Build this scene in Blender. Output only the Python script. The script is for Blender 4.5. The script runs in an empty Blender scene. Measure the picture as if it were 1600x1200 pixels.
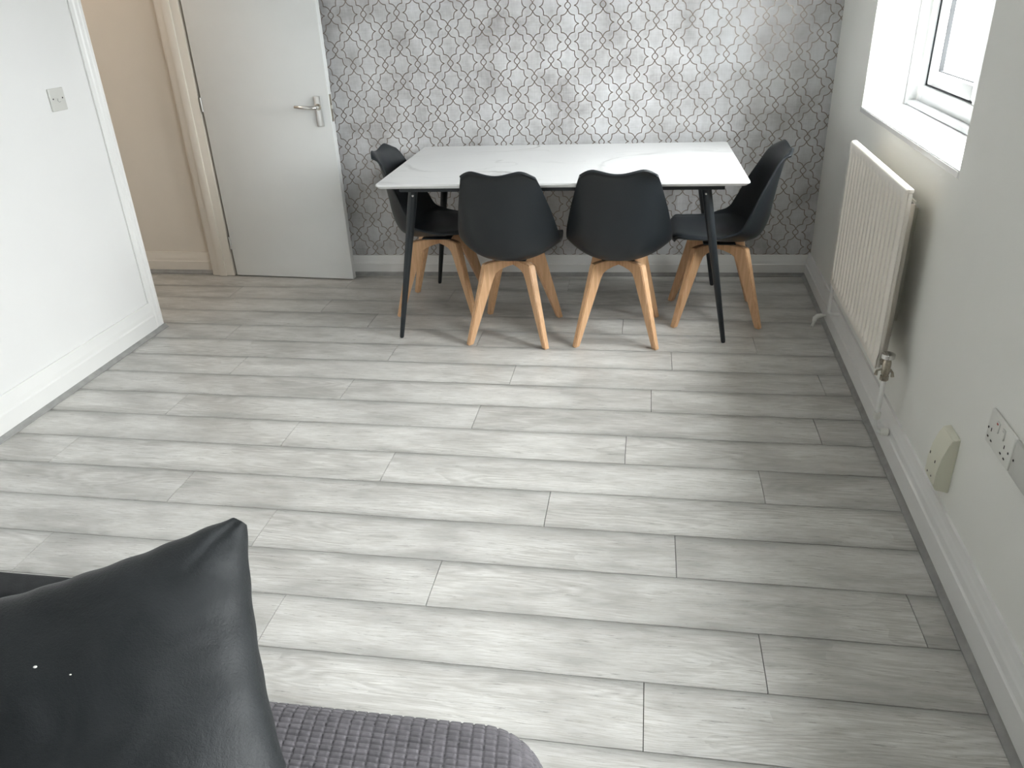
import bpy, bmesh, math, random
import numpy as np
from mathutils import Vector, Matrix
random.seed(7)
SC = bpy.context.scene
COL = SC.collection

# ------------------------------------------------------------------ camera
cam_d = bpy.data.cameras.new('camera')
cam = bpy.data.objects.new('camera', cam_d); COL.objects.link(cam); SC.camera = cam
def rotation(yaw, pitch, roll):
    cy, sy, ct, st, cr, sr = math.cos(yaw), math.sin(yaw), math.cos(pitch), math.sin(pitch), math.cos(roll), math.sin(roll)
    return (Matrix(((cy, -sy, 0), (sy, cy, 0), (0, 0, 1))) @ Matrix(((1, 0, 0), (0, ct, st), (0, -st, ct)))
            @ Matrix(((cr, 0, sr), (0, 1, 0), (-sr, 0, cr))))
R = rotation(0.17883776, 0.46497905, 0.04491219)
right, fwd, up = R.col[0], R.col[1], R.col[2]
M = Matrix((right, up, -fwd)).transposed().to_4x4()
M.translation = Vector((0, 0, 1.4879))
cam.matrix_world = M
cam_d.sensor_fit = 'HORIZONTAL'; cam_d.sensor_width = 36; cam_d.lens = 36 * 1219.186 / 1600
cam_d.clip_start = 0.03; cam_d.clip_end = 400

# ------------------------------------------------------------------ view, world, light
SC.view_settings.view_transform = 'Standard'; SC.view_settings.look = 'None'
SC.view_settings.gamma = 1; SC.view_settings.use_curve_mapping = False
SC.view_settings.exposure = 3.13
SC.cycles.max_bounces = 14; SC.cycles.diffuse_bounces = 8; SC.cycles.glossy_bounces = 5
SC.cycles.transparent_max_bounces = 12; SC.cycles.sample_clamp_indirect = 8
SC.cycles.caustics_reflective = False; SC.cycles.caustics_refractive = False
world = bpy.data.worlds.new('overcast_sky'); SC.world = world; world.use_nodes = True
nt = world.node_tree; nt.nodes.clear()
wo = nt.nodes.new('ShaderNodeOutputWorld'); bg = nt.nodes.new('ShaderNodeBackground')
tc = nt.nodes.new('ShaderNodeTexCoord'); sx = nt.nodes.new('ShaderNodeSeparateXYZ'); cr = nt.nodes.new('ShaderNodeValToRGB')
nt.links.new(tc.outputs['Generated'], sx.inputs[0]); nt.links.new(sx.outputs['Z'], cr.inputs[0])
cr.color_ramp.elements[0].position = 0.0; cr.color_ramp.elements[0].color = (.34, .34, .343, 1)
cr.color_ramp.elements[1].position = 1.0; cr.color_ramp.elements[1].color = (1.0, .99, .995, 1)
nt.links.new(cr.outputs[0], bg.inputs['Color']); bg.inputs['Strength'].default_value = 7.0
nt.links.new(bg.outputs[0], wo.inputs[0])

# ------------------------------------------------------------------ materials
def new_mat(name):
    m = bpy.data.materials.new(name); m.use_nodes = True
    return m, m.node_tree, m.node_tree.nodes['Principled BSDF']
def lin(r, g, b):
    f = lambda c: (c / 255 / 12.92) if c / 255 <= .04045 else ((c / 255 + .055) / 1.055) ** 2.4
    return (f(r), f(g), f(b), 1)
class NT:
    """small helper to write node expressions"""
    def __init__(s, nt): s.nt = nt
    def math(s, op, a, b=None, c=None, clamp=False):
        n = s.nt.nodes.new('ShaderNodeMath'); n.operation = op; n.use_clamp = clamp
        for i, v in enumerate((a, b, c)):
            if v is None: continue
            if isinstance(v, (int, float)): n.inputs[i].default_value = v
            else: s.nt.links.new(v, n.inputs[i])
        return n.outputs[0]
    def vec(s, op, a, b=None, scale=None):
        n = s.nt.nodes.new('ShaderNodeVectorMath'); n.operation = op
        for i, v in enumerate((a, b)):
            if v is None: continue
            if isinstance(v, tuple): n.inputs[i].default_value = v
            else: s.nt.links.new(v, n.inputs[i])
        if scale is not None:
            if isinstance(scale, (int, float)): n.inputs['Scale'].default_value = scale
            else: s.nt.links.new(scale, n.inputs['Scale'])
        return n.outputs['Value'] if op in ('LENGTH', 'DOT_PRODUCT', 'DISTANCE') else n.outputs[0]
    def coord(s, which='Object'):
        return s.nt.nodes.new('ShaderNodeTexCoord').outputs[which]
    def sep(s, v):
        n = s.nt.nodes.new('ShaderNodeSeparateXYZ'); s.nt.links.new(v, n.inputs[0]); return n.outputs
    def comb(s, x=0, y=0, z=0):
        n = s.nt.nodes.new('ShaderNodeCombineXYZ')
        for i, v in enumerate((x, y, z)):
            if isinstance(v, (int, float)): n.inputs[i].default_value = v
            else: s.nt.links.new(v, n.inputs[i])
        return n.outputs[0]
    def noise(s, v, scale=5, detail=4, rough=.5, dist=0, out='Fac'):
        n = s.nt.nodes.new('ShaderNodeTexNoise'); s.nt.links.new(v, n.inputs['Vector'])
        n.inputs['Scale'].default_value = scale; n.inputs['Detail'].default_value = detail
        n.inputs['Roughness'].default_value = rough; n.inputs['Distortion'].default_value = dist
        return n.outputs[out]
    def ramp(s, f, stops):
        n = s.nt.nodes.new('ShaderNodeValToRGB'); s.nt.links.new(f, n.inputs[0]); e = n.color_ramp.elements
        e[0].position, e[0].color = stops[0][0], stops[0][1]; e[1].position, e[1].color = stops[-1][0], stops[-1][1]
        for p, c in stops[1:-1]:
            q = e.new(p); q.color = c
        return n.outputs[0]
    def mix(s, f, a, b, kind='MIX'):
        n = s.nt.nodes.new('ShaderNodeMix'); n.data_type = 'RGBA'; n.blend_type = kind
        for sock, v in ((n.inputs['Factor'], f), (n.inputs['A'], a), (n.inputs['B'], b)):
            pass
        ins = [i for i in n.inputs if i.enabled]
        fa = [i for i in n.inputs if i.name == 'Factor' and i.type == 'VALUE'][0]
        ca = [i for i in n.inputs if i.name == 'A' and i.type == 'RGBA'][0]
        cb = [i for i in n.inputs if i.name == 'B' and i.type == 'RGBA'][0]
        for sock, v in ((fa, f), (ca, a), (cb, b)):
            if isinstance(v, (int, float, tuple)): sock.default_value = v
            else: s.nt.links.new(v, sock)
        return [o for o in n.outputs if o.type == 'RGBA'][0]
    def bump(s, h, strength=.3, dist=.001):
        n = s.nt.nodes.new('ShaderNodeBump'); s.nt.links.new(h, n.inputs['Height'])
        n.inputs['Strength'].default_value = strength; n.inputs['Distance'].default_value = dist
        return n.outputs[0]
def g(v): return (v, v, v, 1)
def plain(name, col, rough=.5, metal=0, noise_amt=.04, noise_scale=6, bump=0, bscale=60, spec=None, coat=0):
    m, t, b = new_mat(name); N = NT(t); c = N.coord()
    f = N.noise(c, noise_scale, 3)
    lo = tuple(max(0, x * (1 - noise_amt)) for x in col[:3]) + (1,); hi = tuple(min(1, x * (1 + noise_amt)) for x in col[:3]) + (1,)
    t.links.new(N.ramp(f, [(.3, lo), (.7, hi)]), b.inputs['Base Color'])
    b.inputs['Roughness'].default_value = rough; b.inputs['Metallic'].default_value = metal
    if spec is not None: b.inputs['Specular IOR Level'].default_value = spec
    if coat: b.inputs['Coat Weight'].default_value = coat; b.inputs['Coat Roughness'].default_value = .15
    if bump: t.links.new(N.bump(N.noise(c, bscale, 4, .6), bump, .002), b.inputs['Normal'])
    return m

MAT = {}
MAT['paint'] = plain('white_wall_paint', lin(230, 230, 229), .62, noise_amt=.012, noise_scale=2.5, bump=.08, bscale=140)
MAT['paint_grey'] = plain('pale_grey_wall_paint', lin(233, 233, 228), .62, noise_amt=.012, noise_scale=2.5, bump=.08, bscale=140)
MAT['ceiling'] = plain('ceiling_paint', lin(208, 207, 208), .8, noise_amt=.01)
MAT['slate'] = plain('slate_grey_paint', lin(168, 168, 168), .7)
MAT['hall'] = plain('cream_hall_paint', lin(218, 210, 198), .6, noise_amt=.015, bump=.06, bscale=140)
MAT['gloss'] = plain('white_gloss_paint', lin(232, 232, 230), .3, noise_amt=.012, bump=.04, bscale=30)
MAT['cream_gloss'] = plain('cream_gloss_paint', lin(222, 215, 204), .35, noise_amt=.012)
MAT['door'] = plain('white_door_paint', lin(222, 224, 223), .3, noise_amt=.012, bump=.05, bscale=18)
MAT['bead'] = plain('grey_beading', lin(150, 150, 147), .4, noise_amt=.12, noise_scale=25)
MAT['upvc'] = plain('white_upvc', lin(216, 217, 216), .28, noise_amt=.008)
MAT['sill'] = plain('white_sill_gloss', lin(226, 226, 226), .22, noise_amt=.008)
MAT['gasket'] = plain('black_rubber_gasket', lin(40, 42, 44), .6)
MAT['plastic'] = plain('white_plastic', lin(226, 226, 220), .35, noise_amt=.01)
MAT['plastic_grey'] = plain('pale_grey_plastic', lin(205, 205, 200), .35, noise_amt=.01)
MAT['plastic_cream'] = plain('aged_cream_plastic', lin(218, 217, 200), .4, noise_amt=.02)
MAT['hole'] = plain('dark_hole', lin(35, 33, 30), .7)
MAT['red'] = plain('red_indicator', lin(170, 60, 45), .4)
MAT['chrome'] = plain('chrome', (.72, .71, .69, 1), .18, metal=1, noise_amt=.03)
MAT['satin'] = plain('satin_aluminium', (.78, .78, .77, 1), .28, metal=1, noise_amt=.03)
MAT['brass'] = plain('worn_valve_metal', (.45, .41, .34, 1), .35, metal=1, noise_amt=.25, noise_scale=60)
MAT['radiator'] = plain('cream_white_radiator_enamel', lin(236, 230, 221), .32, noise_amt=.01)
MAT['fins'] = plain('radiator_back_enamel', lin(205, 202, 190), .5)
MAT['shell'] = plain('black_moulded_plastic', lin(27, 32, 36), .42, noise_amt=.05, bump=.12, bscale=260)
MAT['pad'] = plain('black_leatherette', lin(27, 32, 36), .5, noise_amt=.08, bump=.2, bscale=180)
MAT['blackmetal'] = plain('black_powder_coated_steel', lin(33, 38, 42), .35, noise_amt=.05, bump=.06, bscale=300)
MAT['sofa_black'] = plain('black_sofa_fabric', lin(42, 44, 46), .75, noise_amt=.15, noise_scale=50, bump=.3, bscale=300)

def wallpaper():
    A, B = .1776, .1672
    m, t, b = new_mat('metallic_trellis_wallpaper'); N = NT(t)
    c = N.coord(); s = N.sep(c)
    # centre of one star cell
    x = N.math('SUBTRACT', s['X'], -1.1606 + A / 2); z = N.math('SUBTRACT', s['Z'], 1.249)
    def fold(v, per):
        q = N.math('DIVIDE', v, per); q = N.math('SUBTRACT', q, N.math('ROUND', q)); return N.math('ABSOLUTE', q)
    fx, fz = fold(x, A), fold(z, B)                    # 0..0.5
    gx, gz = N.math('SUBTRACT', .5, fx), N.math('SUBTRACT', .5, fz)
    pts = [[(0, .392), (.022, .335), (.062, .285), (.115, .252), (.19, .235), (.192, .14), (.212, .075), (.25, .028), (.31, 0.0)],
           [(0, .392), (.045, .43), (.076, .468), (.084, .5)]]
    ds = []
    for u, v in ((fx, fz), (gx, gz)):
        p = N.comb(N.math('MULTIPLY', u, A), N.math('MULTIPLY', v, B), 0)
        for line in pts:
            for a_, b_ in zip(line, line[1:]):
                a = Vector((a_[0] * A, a_[1] * B, 0)); bb = Vector((b_[0] * A, b_[1] * B, 0)); d = bb - a
                pa = N.vec('SUBTRACT', p, tuple(a))
                h = N.math('DIVIDE', N.vec('DOT_PRODUCT', pa, tuple(d)), d.length_squared, clamp=True)
                n = t.nodes.new('ShaderNodeVectorMath'); n.operation = 'SCALE'; n.inputs[0].default_value = tuple(d)
                t.links.new(h, n.inputs['Scale'])
                ds.append(N.vec('LENGTH', N.vec('SUBTRACT', pa, n.outputs[0])))
    while len(ds) > 1:
        ds = [N.math('MINIMUM', ds[i], ds[i + 1]) if i + 1 < len(ds) else ds[i] for i in range(0, len(ds), 2)]
    d = ds[0]
    line = N.math('SUBTRACT', 1, N.math('MULTIPLY', N.math('SUBTRACT', d, .0016), 1 / .0012, clamp=True))
    # brushed, blotchy ground
    big = N.noise(c, 3.2, 3, .55); mid = N.noise(c, 9, 3, .6)
    hs = N.noise(N.vec('MULTIPLY', c, (10, 10, 140)), 1, 4, .6); vs = N.noise(N.vec('MULTIPLY', c, (150, 10, 9)), 1, 4, .6)
    mixv = N.math('ADD', N.math('MULTIPLY', big, .45), N.math('MULTIPLY', mid, .3))
    mixv = N.math('ADD', mixv, N.math('MULTIPLY', N.math('ADD', hs, vs), .10)); mixv = N.math('ADD', mixv, .03)
    ground = N.ramp(mixv, [(.40, lin(160, 160, 161)), (.5, lin(194, 195, 197)), (.60, lin(214, 216, 219))])
    warm = N.mix(N.math('MULTIPLY', N.noise(c, 2.1, 2), .35), ground, lin(186, 180, 174))
    col = N.mix(line, warm, lin(136, 125, 116))
    t.links.new(col, b.inputs['Base Color'])
    t.links.new(N.math('MULTIPLY', line, .6), b.inputs['Metallic'])
    t.links.new(N.math('ADD', .42, N.math('MULTIPLY', line, -.12)), b.inputs['Roughness'])
    b.inputs['Specular IOR Level'].default_value = .6
    hh = N.math('ADD', N.math('MULTIPLY', line, .6), N.math('MULTIPLY', N.math('ADD', hs, vs), .15))
    t.links.new(N.bump(hh, .25, .0006), b.inputs['Normal'])
    return m
MAT['wallpaper'] = wallpaper()

def plank_mat():
    m, t, b = new_mat('bleached_oak_laminate'); N = NT(t)
    c = N.coord(); info = t.nodes.new('ShaderNodeObjectInfo'); rnd = info.outputs['Random']
    off = N.comb(N.math('MULTIPLY', rnd, 37.0), N.math('MULTIPLY', rnd, 91.0), N.math('MULTIPLY', rnd, 13.0))
    p = N.vec('ADD', c, off)
    warp = N.noise(N.vec('MULTIPLY', p, (1.2, 5, 1)), 1.6, 2, .5, out='Color')
    pw = N.vec('ADD', p, N.vec('SCALE', N.vec('SUBTRACT', warp, (.5, .5, .5)), scale=.05))
    fine = N.noise(N.vec('MULTIPLY', pw, (9, 260, 1)), 1.5, 5, .7)
    rings = N.math('SINE', N.math('MULTIPLY', N.noise(N.vec('MULTIPLY', pw, (1.3, 9, 1)), 1.0, 2, .4), 110))
    blot = N.noise(N.vec('MULTIPLY', p, (2.2, 7, 1)), 1.3, 4, .6)
    crack = N.noise(N.vec('MULTIPLY', pw, (14, 150, 1)), 1.0, 4, .75)
    base = N.ramp(blot, [(.34, lin(178, 177, 173)), (.5, lin(206, 205, 201)), (.64, lin(220, 219, 215))])
    col = N.mix(N.math('MULTIPLY', N.math('SUBTRACT', fine, .42, clamp=True), 2.8, clamp=True), base, lin(164, 159, 149))
    col = N.mix(N.math('MULTIPLY', N.math('GREATER_THAN', N.noise(N.vec('MULTIPLY', p, (1.4, 5, 1)), 1.1, 1), .55), N.math('MULTIPLY', N.math('ADD', rings, 1), .16)), col, lin(150, 147, 140))
    col = N.mix(N.math('MULTIPLY', N.math('SUBTRACT', crack, .59, clamp=True), 6, clamp=True), col, lin(122, 119, 114))
    # knots
    vor = t.nodes.new('ShaderNodeTexVoronoi'); t.links.new(N.vec('MULTIPLY', pw, (2.1, 5.2, 1)), vor.inputs['Vector']); vor.inputs['Scale'].default_value = 1.0
    kn = N.math('SUBTRACT', 1, N.math('MULTIPLY', vor.outputs['Distance'], 7.5), clamp=True)
    col = N.mix(N.math('MULTIPLY', N.math('MULTIPLY', kn, .6), crack), col, lin(112, 108, 102))
    # edge shading put into the colour along the long edges of each board
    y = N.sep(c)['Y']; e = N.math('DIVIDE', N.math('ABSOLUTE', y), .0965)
    edge_shade = N.math('POWER', N.math('MULTIPLY', N.math('SUBTRACT', e, .5, clamp=True), 2.0, clamp=True), 1.5)
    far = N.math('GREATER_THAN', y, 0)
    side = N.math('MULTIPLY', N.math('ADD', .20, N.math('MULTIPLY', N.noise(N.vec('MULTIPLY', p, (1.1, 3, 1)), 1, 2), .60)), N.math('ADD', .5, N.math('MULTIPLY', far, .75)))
    col = N.mix(N.math('MULTIPLY', edge_shade, side), col, lin(112, 112, 109))
    tone = N.math('ADD', .91, N.math('MULTIPLY', rnd, .10))
    col = N.mix(1.0, col, N.comb(tone, tone, tone), 'MULTIPLY')
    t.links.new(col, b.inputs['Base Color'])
    t.links.new(N.math('ADD', .27, N.math('MULTIPLY', fine, .16)), b.inputs['Roughness'])
    t.links.new(N.bump(N.math('ADD', fine, N.math('MULTIPLY', crack, .5)), .12, .001), b.inputs['Normal'])
    return m
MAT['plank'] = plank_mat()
MAT['subfloor'] = plain('dark_underlay', lin(48, 47, 45), .9)

def wood_mat():
    m, t, b = new_mat('beech_wood'); N = NT(t); c = N.coord()
    f = N.noise(N.vec('MULTIPLY', c, (60, 60, 5)), 1.2, 4, .6)
    t.links.new(N.ramp(f, [(.3, lin(199, 157, 117)), (.55, lin(216, 175, 135)), (.75, lin(226, 189, 152))]), b.inputs['Base Color'])
    b.inputs['Roughness'].default_value = .42
    return m
MAT['wood'] = wood_mat()

def marble_mat():
    m, t, b = new_mat('white_sintered_stone'); N = NT(t); c = N.coord()
    w = N.noise(c, 1.6, 5, .6, out='Color')
    p = N.vec('ADD', c, N.vec('SCALE', N.vec('SUBTRACT', w, (.5, .5, .5)), scale=.28))
    n1 = N.noise(N.vec('MULTIPLY', N.vec('ADD', p, (1.3, .2, 0)), (.9, 1.7, 1)), 1.2, 1, .4)
    v = N.math('SUBTRACT', 1, N.math('MULTIPLY', N.math('ABSOLUTE', N.math('SUBTRACT', n1, .5)), 70), clamp=True)
    n2 = N.noise(N.vec('MULTIPLY', p, (1.1, 2.3, 1)), 1.6, 2, .5)
    v2 = N.math('SUBTRACT', 1, N.math('MULTIPLY', N.math('ABSOLUTE', N.math('SUBTRACT', n2, .46)), 80), clamp=True)
    msk = N.math('MULTIPLY', N.math('SUBTRACT', N.noise(c, 2.5, 2), .42, clamp=True), 4, clamp=True)
    vv = N.math('MULTIPLY', N.math('ADD', N.math('MULTIPLY', v, .75), N.math('MULTIPLY', v2, .4)), msk)
    cloud = N.ramp(N.noise(c, 1.3, 3), [(.3, lin(219, 220, 220)), (.7, lin(229, 230, 229))])
    t.links.new(N.mix(vv, cloud, lin(150, 150, 146)), b.inputs['Base Color'])
    b.inputs['Roughness'].default_value = .32
    return m
MAT['marble'] = marble_mat()

def velvet_mat():
    m, t, b = new_mat('black_crushed_velvet'); N = NT(t); c = N.coord()
    n = N.noise(c, 9, 4, .65, 1.2); f = N.noise(c, 260, 3, .7, .8)
    t.links.new(N.ramp(n, [(.3, lin(18, 22, 24)), (.7, lin(34, 37, 39))]), b.inputs['Base Color'])
    t.links.new(N.math('ADD', .43, N.math('MULTIPLY', n, .25)), b.inputs['Roughness'])
    b.inputs['Specular IOR Level'].default_value = .38; b.inputs['Sheen Weight'].default_value = .05; b.inputs['Sheen Roughness'].default_value = .4
    t.links.new(N.bump(N.math('ADD', N.math('MULTIPLY', f, .5), N.math('MULTIPLY', n, 1.2)), .42, .004), b.inputs['Normal'])
    return m
MAT['velvet'] = velvet_mat()
def waffle_mat():
    m, t, b = new_mat('grey_waffle_plush'); N = NT(t); c = N.coord()
    n = N.noise(c, 45, 3, .6); f = N.noise(c, 600, 2, .6)
    t.links.new(N.ramp(n, [(.3, lin(70, 68, 71)), (.7, lin(92, 89, 93))]), b.inputs['Base Color'])
    b.inputs['Roughness'].default_value = .85
    b.inputs['Sheen Weight'].default_value = .12; b.inputs['Sheen Roughness'].default_value = .5
    t.links.new(N.bump(f, .3, .001), b.inputs['Normal'])
    return m
MAT['waffle'] = waffle_mat()
def glass_mat():
    m, t, b = new_mat('window_glass'); t.nodes.remove(b); out = t.nodes['Material Output']
    tr = t.nodes.new('ShaderNodeBsdfTransparent'); tr.inputs[0].default_value = (.94, .96, .96, 1)
    gl = t.nodes.new('ShaderNodeBsdfGlossy'); gl.inputs['Roughness'].default_value = .02
    lw = t.nodes.new('ShaderNodeLayerWeight'); lw.inputs['Blend'].default_value = .5; NN = NT(t)
    fac = NN.math('ADD', .03, NN.math('MULTIPLY', NN.math('POWER', lw.outputs['Facing'], 5), .6))
    mx = t.nodes.new('ShaderNodeMixShader')
    t.links.new(fac, mx.inputs[0]); t.links.new(tr.outputs[0], mx.inputs[1]); t.links.new(gl.outputs[0], mx.inputs[2])
    t.links.new(mx.outputs[0], out.inputs[0]); return m
MAT['glass'] = glass_mat()
MAT['concrete'] = plain('pale_concrete', lin(122, 122, 119), .9, noise_amt=.08, noise_scale=.3)
MAT['asphalt'] = plain('worn_asphalt', lin(150, 150, 150), .9, noise_amt=.1, noise_scale=.5)
MAT['brick_far'] = plain('orange_brickwork', lin(205, 140, 105), .9, noise_amt=.15, noise_scale=2)
MAT['roof_far'] = plain('grey_roof_tiles', lin(120, 112, 108), .9, noise_amt=.2, noise_scale=3)
MAT['render_far'] = plain('outer_wall_render', lin(190, 192, 192), .9, noise_amt=.05)
MAT['carpaint'] = plain('white_car_paint', lin(225, 227, 230), .25, noise_amt=.01)
MAT['carglass'] = plain('dark_car_glass', lin(25, 29, 34), .55, spec=.1)
MAT['tyre'] = plain('tyre_rubber', lin(35, 35, 36), .8)
MAT['leaf'] = plain('hedge_leaves', lin(95, 115, 80), .8, noise_amt=.4, noise_scale=8)

# ------------------------------------------------------------------ mesh helpers
def mesh_obj(name, verts, faces, m, parent=None, smooth=False, loc=None, rz=None, mats=None):
    me = bpy.data.meshes.new(name); me.from_pydata([tuple(v) for v in verts], [], faces); me.update()
    bm = bmesh.new(); bm.from_mesh(me); bmesh.ops.recalc_face_normals(bm, faces=bm.faces); bm.to_mesh(me); bm.free()
    return link(name, me, m, parent, smooth, loc, rz)
def link(name, me, m, parent=None, smooth=False, loc=None, rz=None):
    o = bpy.data.objects.new(name, me); COL.objects.link(o)
    if m is not None: me.materials.append(MAT[m] if isinstance(m, str) else m)
    if smooth:
        me.polygons.foreach_set('use_smooth', [True] * len(me.polygons))
        if smooth != 'all': me.set_sharp_from_angle(angle=math.radians(smooth if isinstance(smooth, (int, float)) and smooth > 1 else 40))
    if parent is not None: o.parent = parent
    if loc is not None: o.location = loc
    if rz is not None: o.rotation_euler = (0, 0, rz)
    return o
def bm_obj(name, bm, m, parent=None, smooth=False, loc=None, rz=None):
    bmesh.ops.recalc_face_normals(bm, faces=bm.faces)
    me = bpy.data.meshes.new(name); bm.to_mesh(me); bm.free()
    return link(name, me, m, parent, smooth, loc, rz)
def bbox(bm, x0, x1, y0, y1, z0, z1, bev=0, seg=2):
    vs = [bm.verts.new((x, y, z)) for x in (x0, x1) for y in (y0, y1) for z in (z0, z1)]
    fs = [bm.faces.new([vs[i] for i in q]) for q in ((0, 1, 3, 2), (4, 6, 7, 5), (0, 4, 5, 1), (2, 3, 7, 6), (0, 2, 6, 4), (1, 5, 7, 3))]
    if bev:
        es = list({e for f in fs for e in f.edges})
        bmesh.ops.bevel(bm, geom=es, offset=bev, segments=seg, affect='EDGES', profile=.5)
    return vs
def box(name, x0, x1, y0, y1, z0, z1, m, parent=None, bev=0, seg=2, loc=None, rz=None):
    bm = bmesh.new(); bbox(bm, x0, x1, y0, y1, z0, z1, bev, seg)
    return bm_obj(name, bm, m, parent, 30 if bev else False, loc, rz)
def prism(bm, poly, z0, z1, ax='z'):
    def P(p, h): return {'z': (p[0], p[1], h), 'x': (h, p[0], p[1]), 'y': (p[0], h, p[1])}[ax]
    a = [bm.verts.new(P(p, z0)) for p in poly]; b = [bm.verts.new(P(p, z1)) for p in poly]
    n = len(poly); bm.faces.new(a); bm.faces.new(b)
    for i in range(n): bm.faces.new((a[i], a[(i + 1) % n], b[(i + 1) % n], b[i]))
def tube(bm, pts, radii, seg=14, flat=1.0):
    pts = [Vector(p) for p in pts]; rings = []
    t0 = None
    for i, p in enumerate(pts):
        d = (pts[min(i + 1, len(pts) - 1)] - pts[max(i - 1, 0)]).normalized()
        if t0 is None:
            n = d.orthogonal().normalized()
        else:
            n = (n - d * n.dot(d)).normalized()
        t0 = d; bnm = d.cross(n); r = radii[i] if hasattr(radii, '__len__') else radii
        rings.append([bm.verts.new(p + (n * math.cos(a) + bnm * math.sin(a) * flat) * r) for a in [2 * math.pi * k / seg for k in range(seg)]])
    for A, B in zip(rings, rings[1:]):
        for k in range(seg): bm.faces.new((A[k], A[(k + 1) % seg], B[(k + 1) % seg], B[k]))
    bm.faces.new(rings[0]); bm.faces.new(rings[-1])
def grid_obj(name, P, m, parent=None, smooth='all', loc=None, rz=None):
    """P: array (n, m, 3) -> surface"""
    n, k = P.shape[:2]; idx = np.arange(n * k).reshape(n, k)
    F = np.stack([idx[:-1, :-1], idx[1:, :-1], idx[1:, 1:], idx[:-1, 1:]], -1).reshape(-1, 4)
    me = bpy.data.meshes.new(name)
    me.vertices.add(n * k); me.vertices.foreach_set('co', P.reshape(-1).astype(np.float32))
    me.loops.add(F.size); me.loops.foreach_set('vertex_index', F.reshape(-1).astype(np.int32))
    me.polygons.add(len(F)); me.polygons.foreach_set('loop_start', np.arange(0, F.size, 4, dtype=np.int32))
    me.update(calc_edges=True); me.validate()
    return link(name, me, m, parent, smooth, loc, rz)
def empty(name, loc, rz=0):
    o = bpy.data.objects.new(name, None); COL.objects.link(o); o.location = loc; o.rotation_euler = (0, 0, rz); o.empty_display_size = .1
    return o
def tag(o, label, cat, group=None, kind=None):
    o['label'] = label; o['category'] = cat
    if group: o['group'] = group
    if kind: o['kind'] = kind
    return o
def struct(o, label=None):
    o['kind'] = 'structure'
    if label: o['label'] = label; o['category'] = o.name.split('_')[0].split('.')[0]
    return o

# frames of the two far walls (origin in the far right corner of the room)
PC = Vector((.921, 4.402, 0)); RA = math.atan(.0315); RB = -math.atan(.027)
def bk(x, y, z=0):  # back wall frame: x along the wall (negative = left), y outwards
    return PC + Vector((x * math.cos(RA) - y * math.sin(RA), x * math.sin(RA) + y * math.cos(RA), z))
def rt(x, y, z=0):  # right wall frame: x outwards, y along the wall (negative = towards the viewer)
    return PC + Vector((x * math.cos(RB) - y * math.sin(RB), x * math.sin(RB) + y * math.cos(RB), z))
CEIL = 2.38
LX = -2.468            # left wall face
YB = -1.7              # wall behind the viewer

# ------------------------------------------------------------------ floor: every board is a piece
W, Y0, L = .193, 1.1832, 1.283
floor = box('floor', -3.7, 1.3, YB - .1, 4.75, -.12, -.0085, 'subfloor')
struct(floor, 'pale grey bleached oak laminate floor of long staggered boards')
ROWX = {0: .04, 1: -.956, 2: -.551, 3: .127, 4: -.273, 5: -.867, 6: -.035, 7: -.624, 8: .056, 9: -.539, 10: .145, 11: -.76,
        12: -.083, 13: -.41, 14: -1.036, 15: -.404, 16: .3}
def rightx(y): return .921 - .027 * (4.402 - y) - .008
def backy(x): return 4.402 + .0315 * (x - .921) - .006
k = -15
while Y0 + k * W < 4.4:
    ya, yb = Y0 + k * W, Y0 + (k + 1) * W
    x0 = ROWX.get(k, (k * .43) % L); x0 -= L * math.ceil((x0 + 3.6) / L)
    while x0 < .95:
        xa, xb = x0 + .001, x0 + L - .001; x0 += L
        xa = max(xa, -3.6); xr = rightx((ya + yb) / 2)
        if xa > xr - .01: continue
        if yb < YB: continue
        cut = xb > xr
        if xb <= xa + .02: continue
        yc = (ya + yb) / 2; h = W / 2 - .0010
        # cross-section: flat middle, slightly eased towards both long edges
        sec = [(-h, -.0036), (-h * .97, -.0022), (-h * .88, -.0011), (-h * .72, -.0004), (-h * .45, 0), (h * .45, 0), (h * .72, -.0004), (h * .88, -.0011), (h * .97, -.0022), (h, -.0036)]
        V = []; F = []
        for sy, sz in sec:
            Y = yc + sy; xe = min(xb, rightx(Y)) if cut else xb; xm = (xa + xb) / 2
            yy = min(Y, backy(xm)) - yc
            V += [(xa - xm, yy, sz), (xe - xm, yy, sz)]
        n = len(V)
        for j in range(len(sec) - 1): F.append((2 * j, 2 * j + 1, 2 * j + 3, 2 * j + 2))
        for sy in (0, -1):
            a, b2 = (0, 1) if sy == 0 else (2 * len(sec) - 2, 2 * len(sec) - 1)
            V += [(V[a][0], V[a][1], -.008), (V[b2][0], V[b2][1], -.008)]
        F.append((0, 1, n + 1, n)); F.append((n - 2, n - 1, n + 3, n + 2))
        F.append(tuple([2 * j for j in range(len(sec))] + [n + 2, n])); F.append(tuple([2 * j + 1 for j in range(len(sec))] + [n + 3, n + 1]))
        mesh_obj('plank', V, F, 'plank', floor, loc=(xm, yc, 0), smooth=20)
    k += 1

# ------------------------------------------------------------------ walls
# back wall with wallpaper
bm = bmesh.new(); bbox(bm, -3.42, 1.0, 0, .2, 0, CEIL)
wb = struct(bm_obj('wall_back', bm, 'wallpaper', loc=PC, rz=RA), 'far wall papered in silver grey trellis wallpaper')
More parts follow.
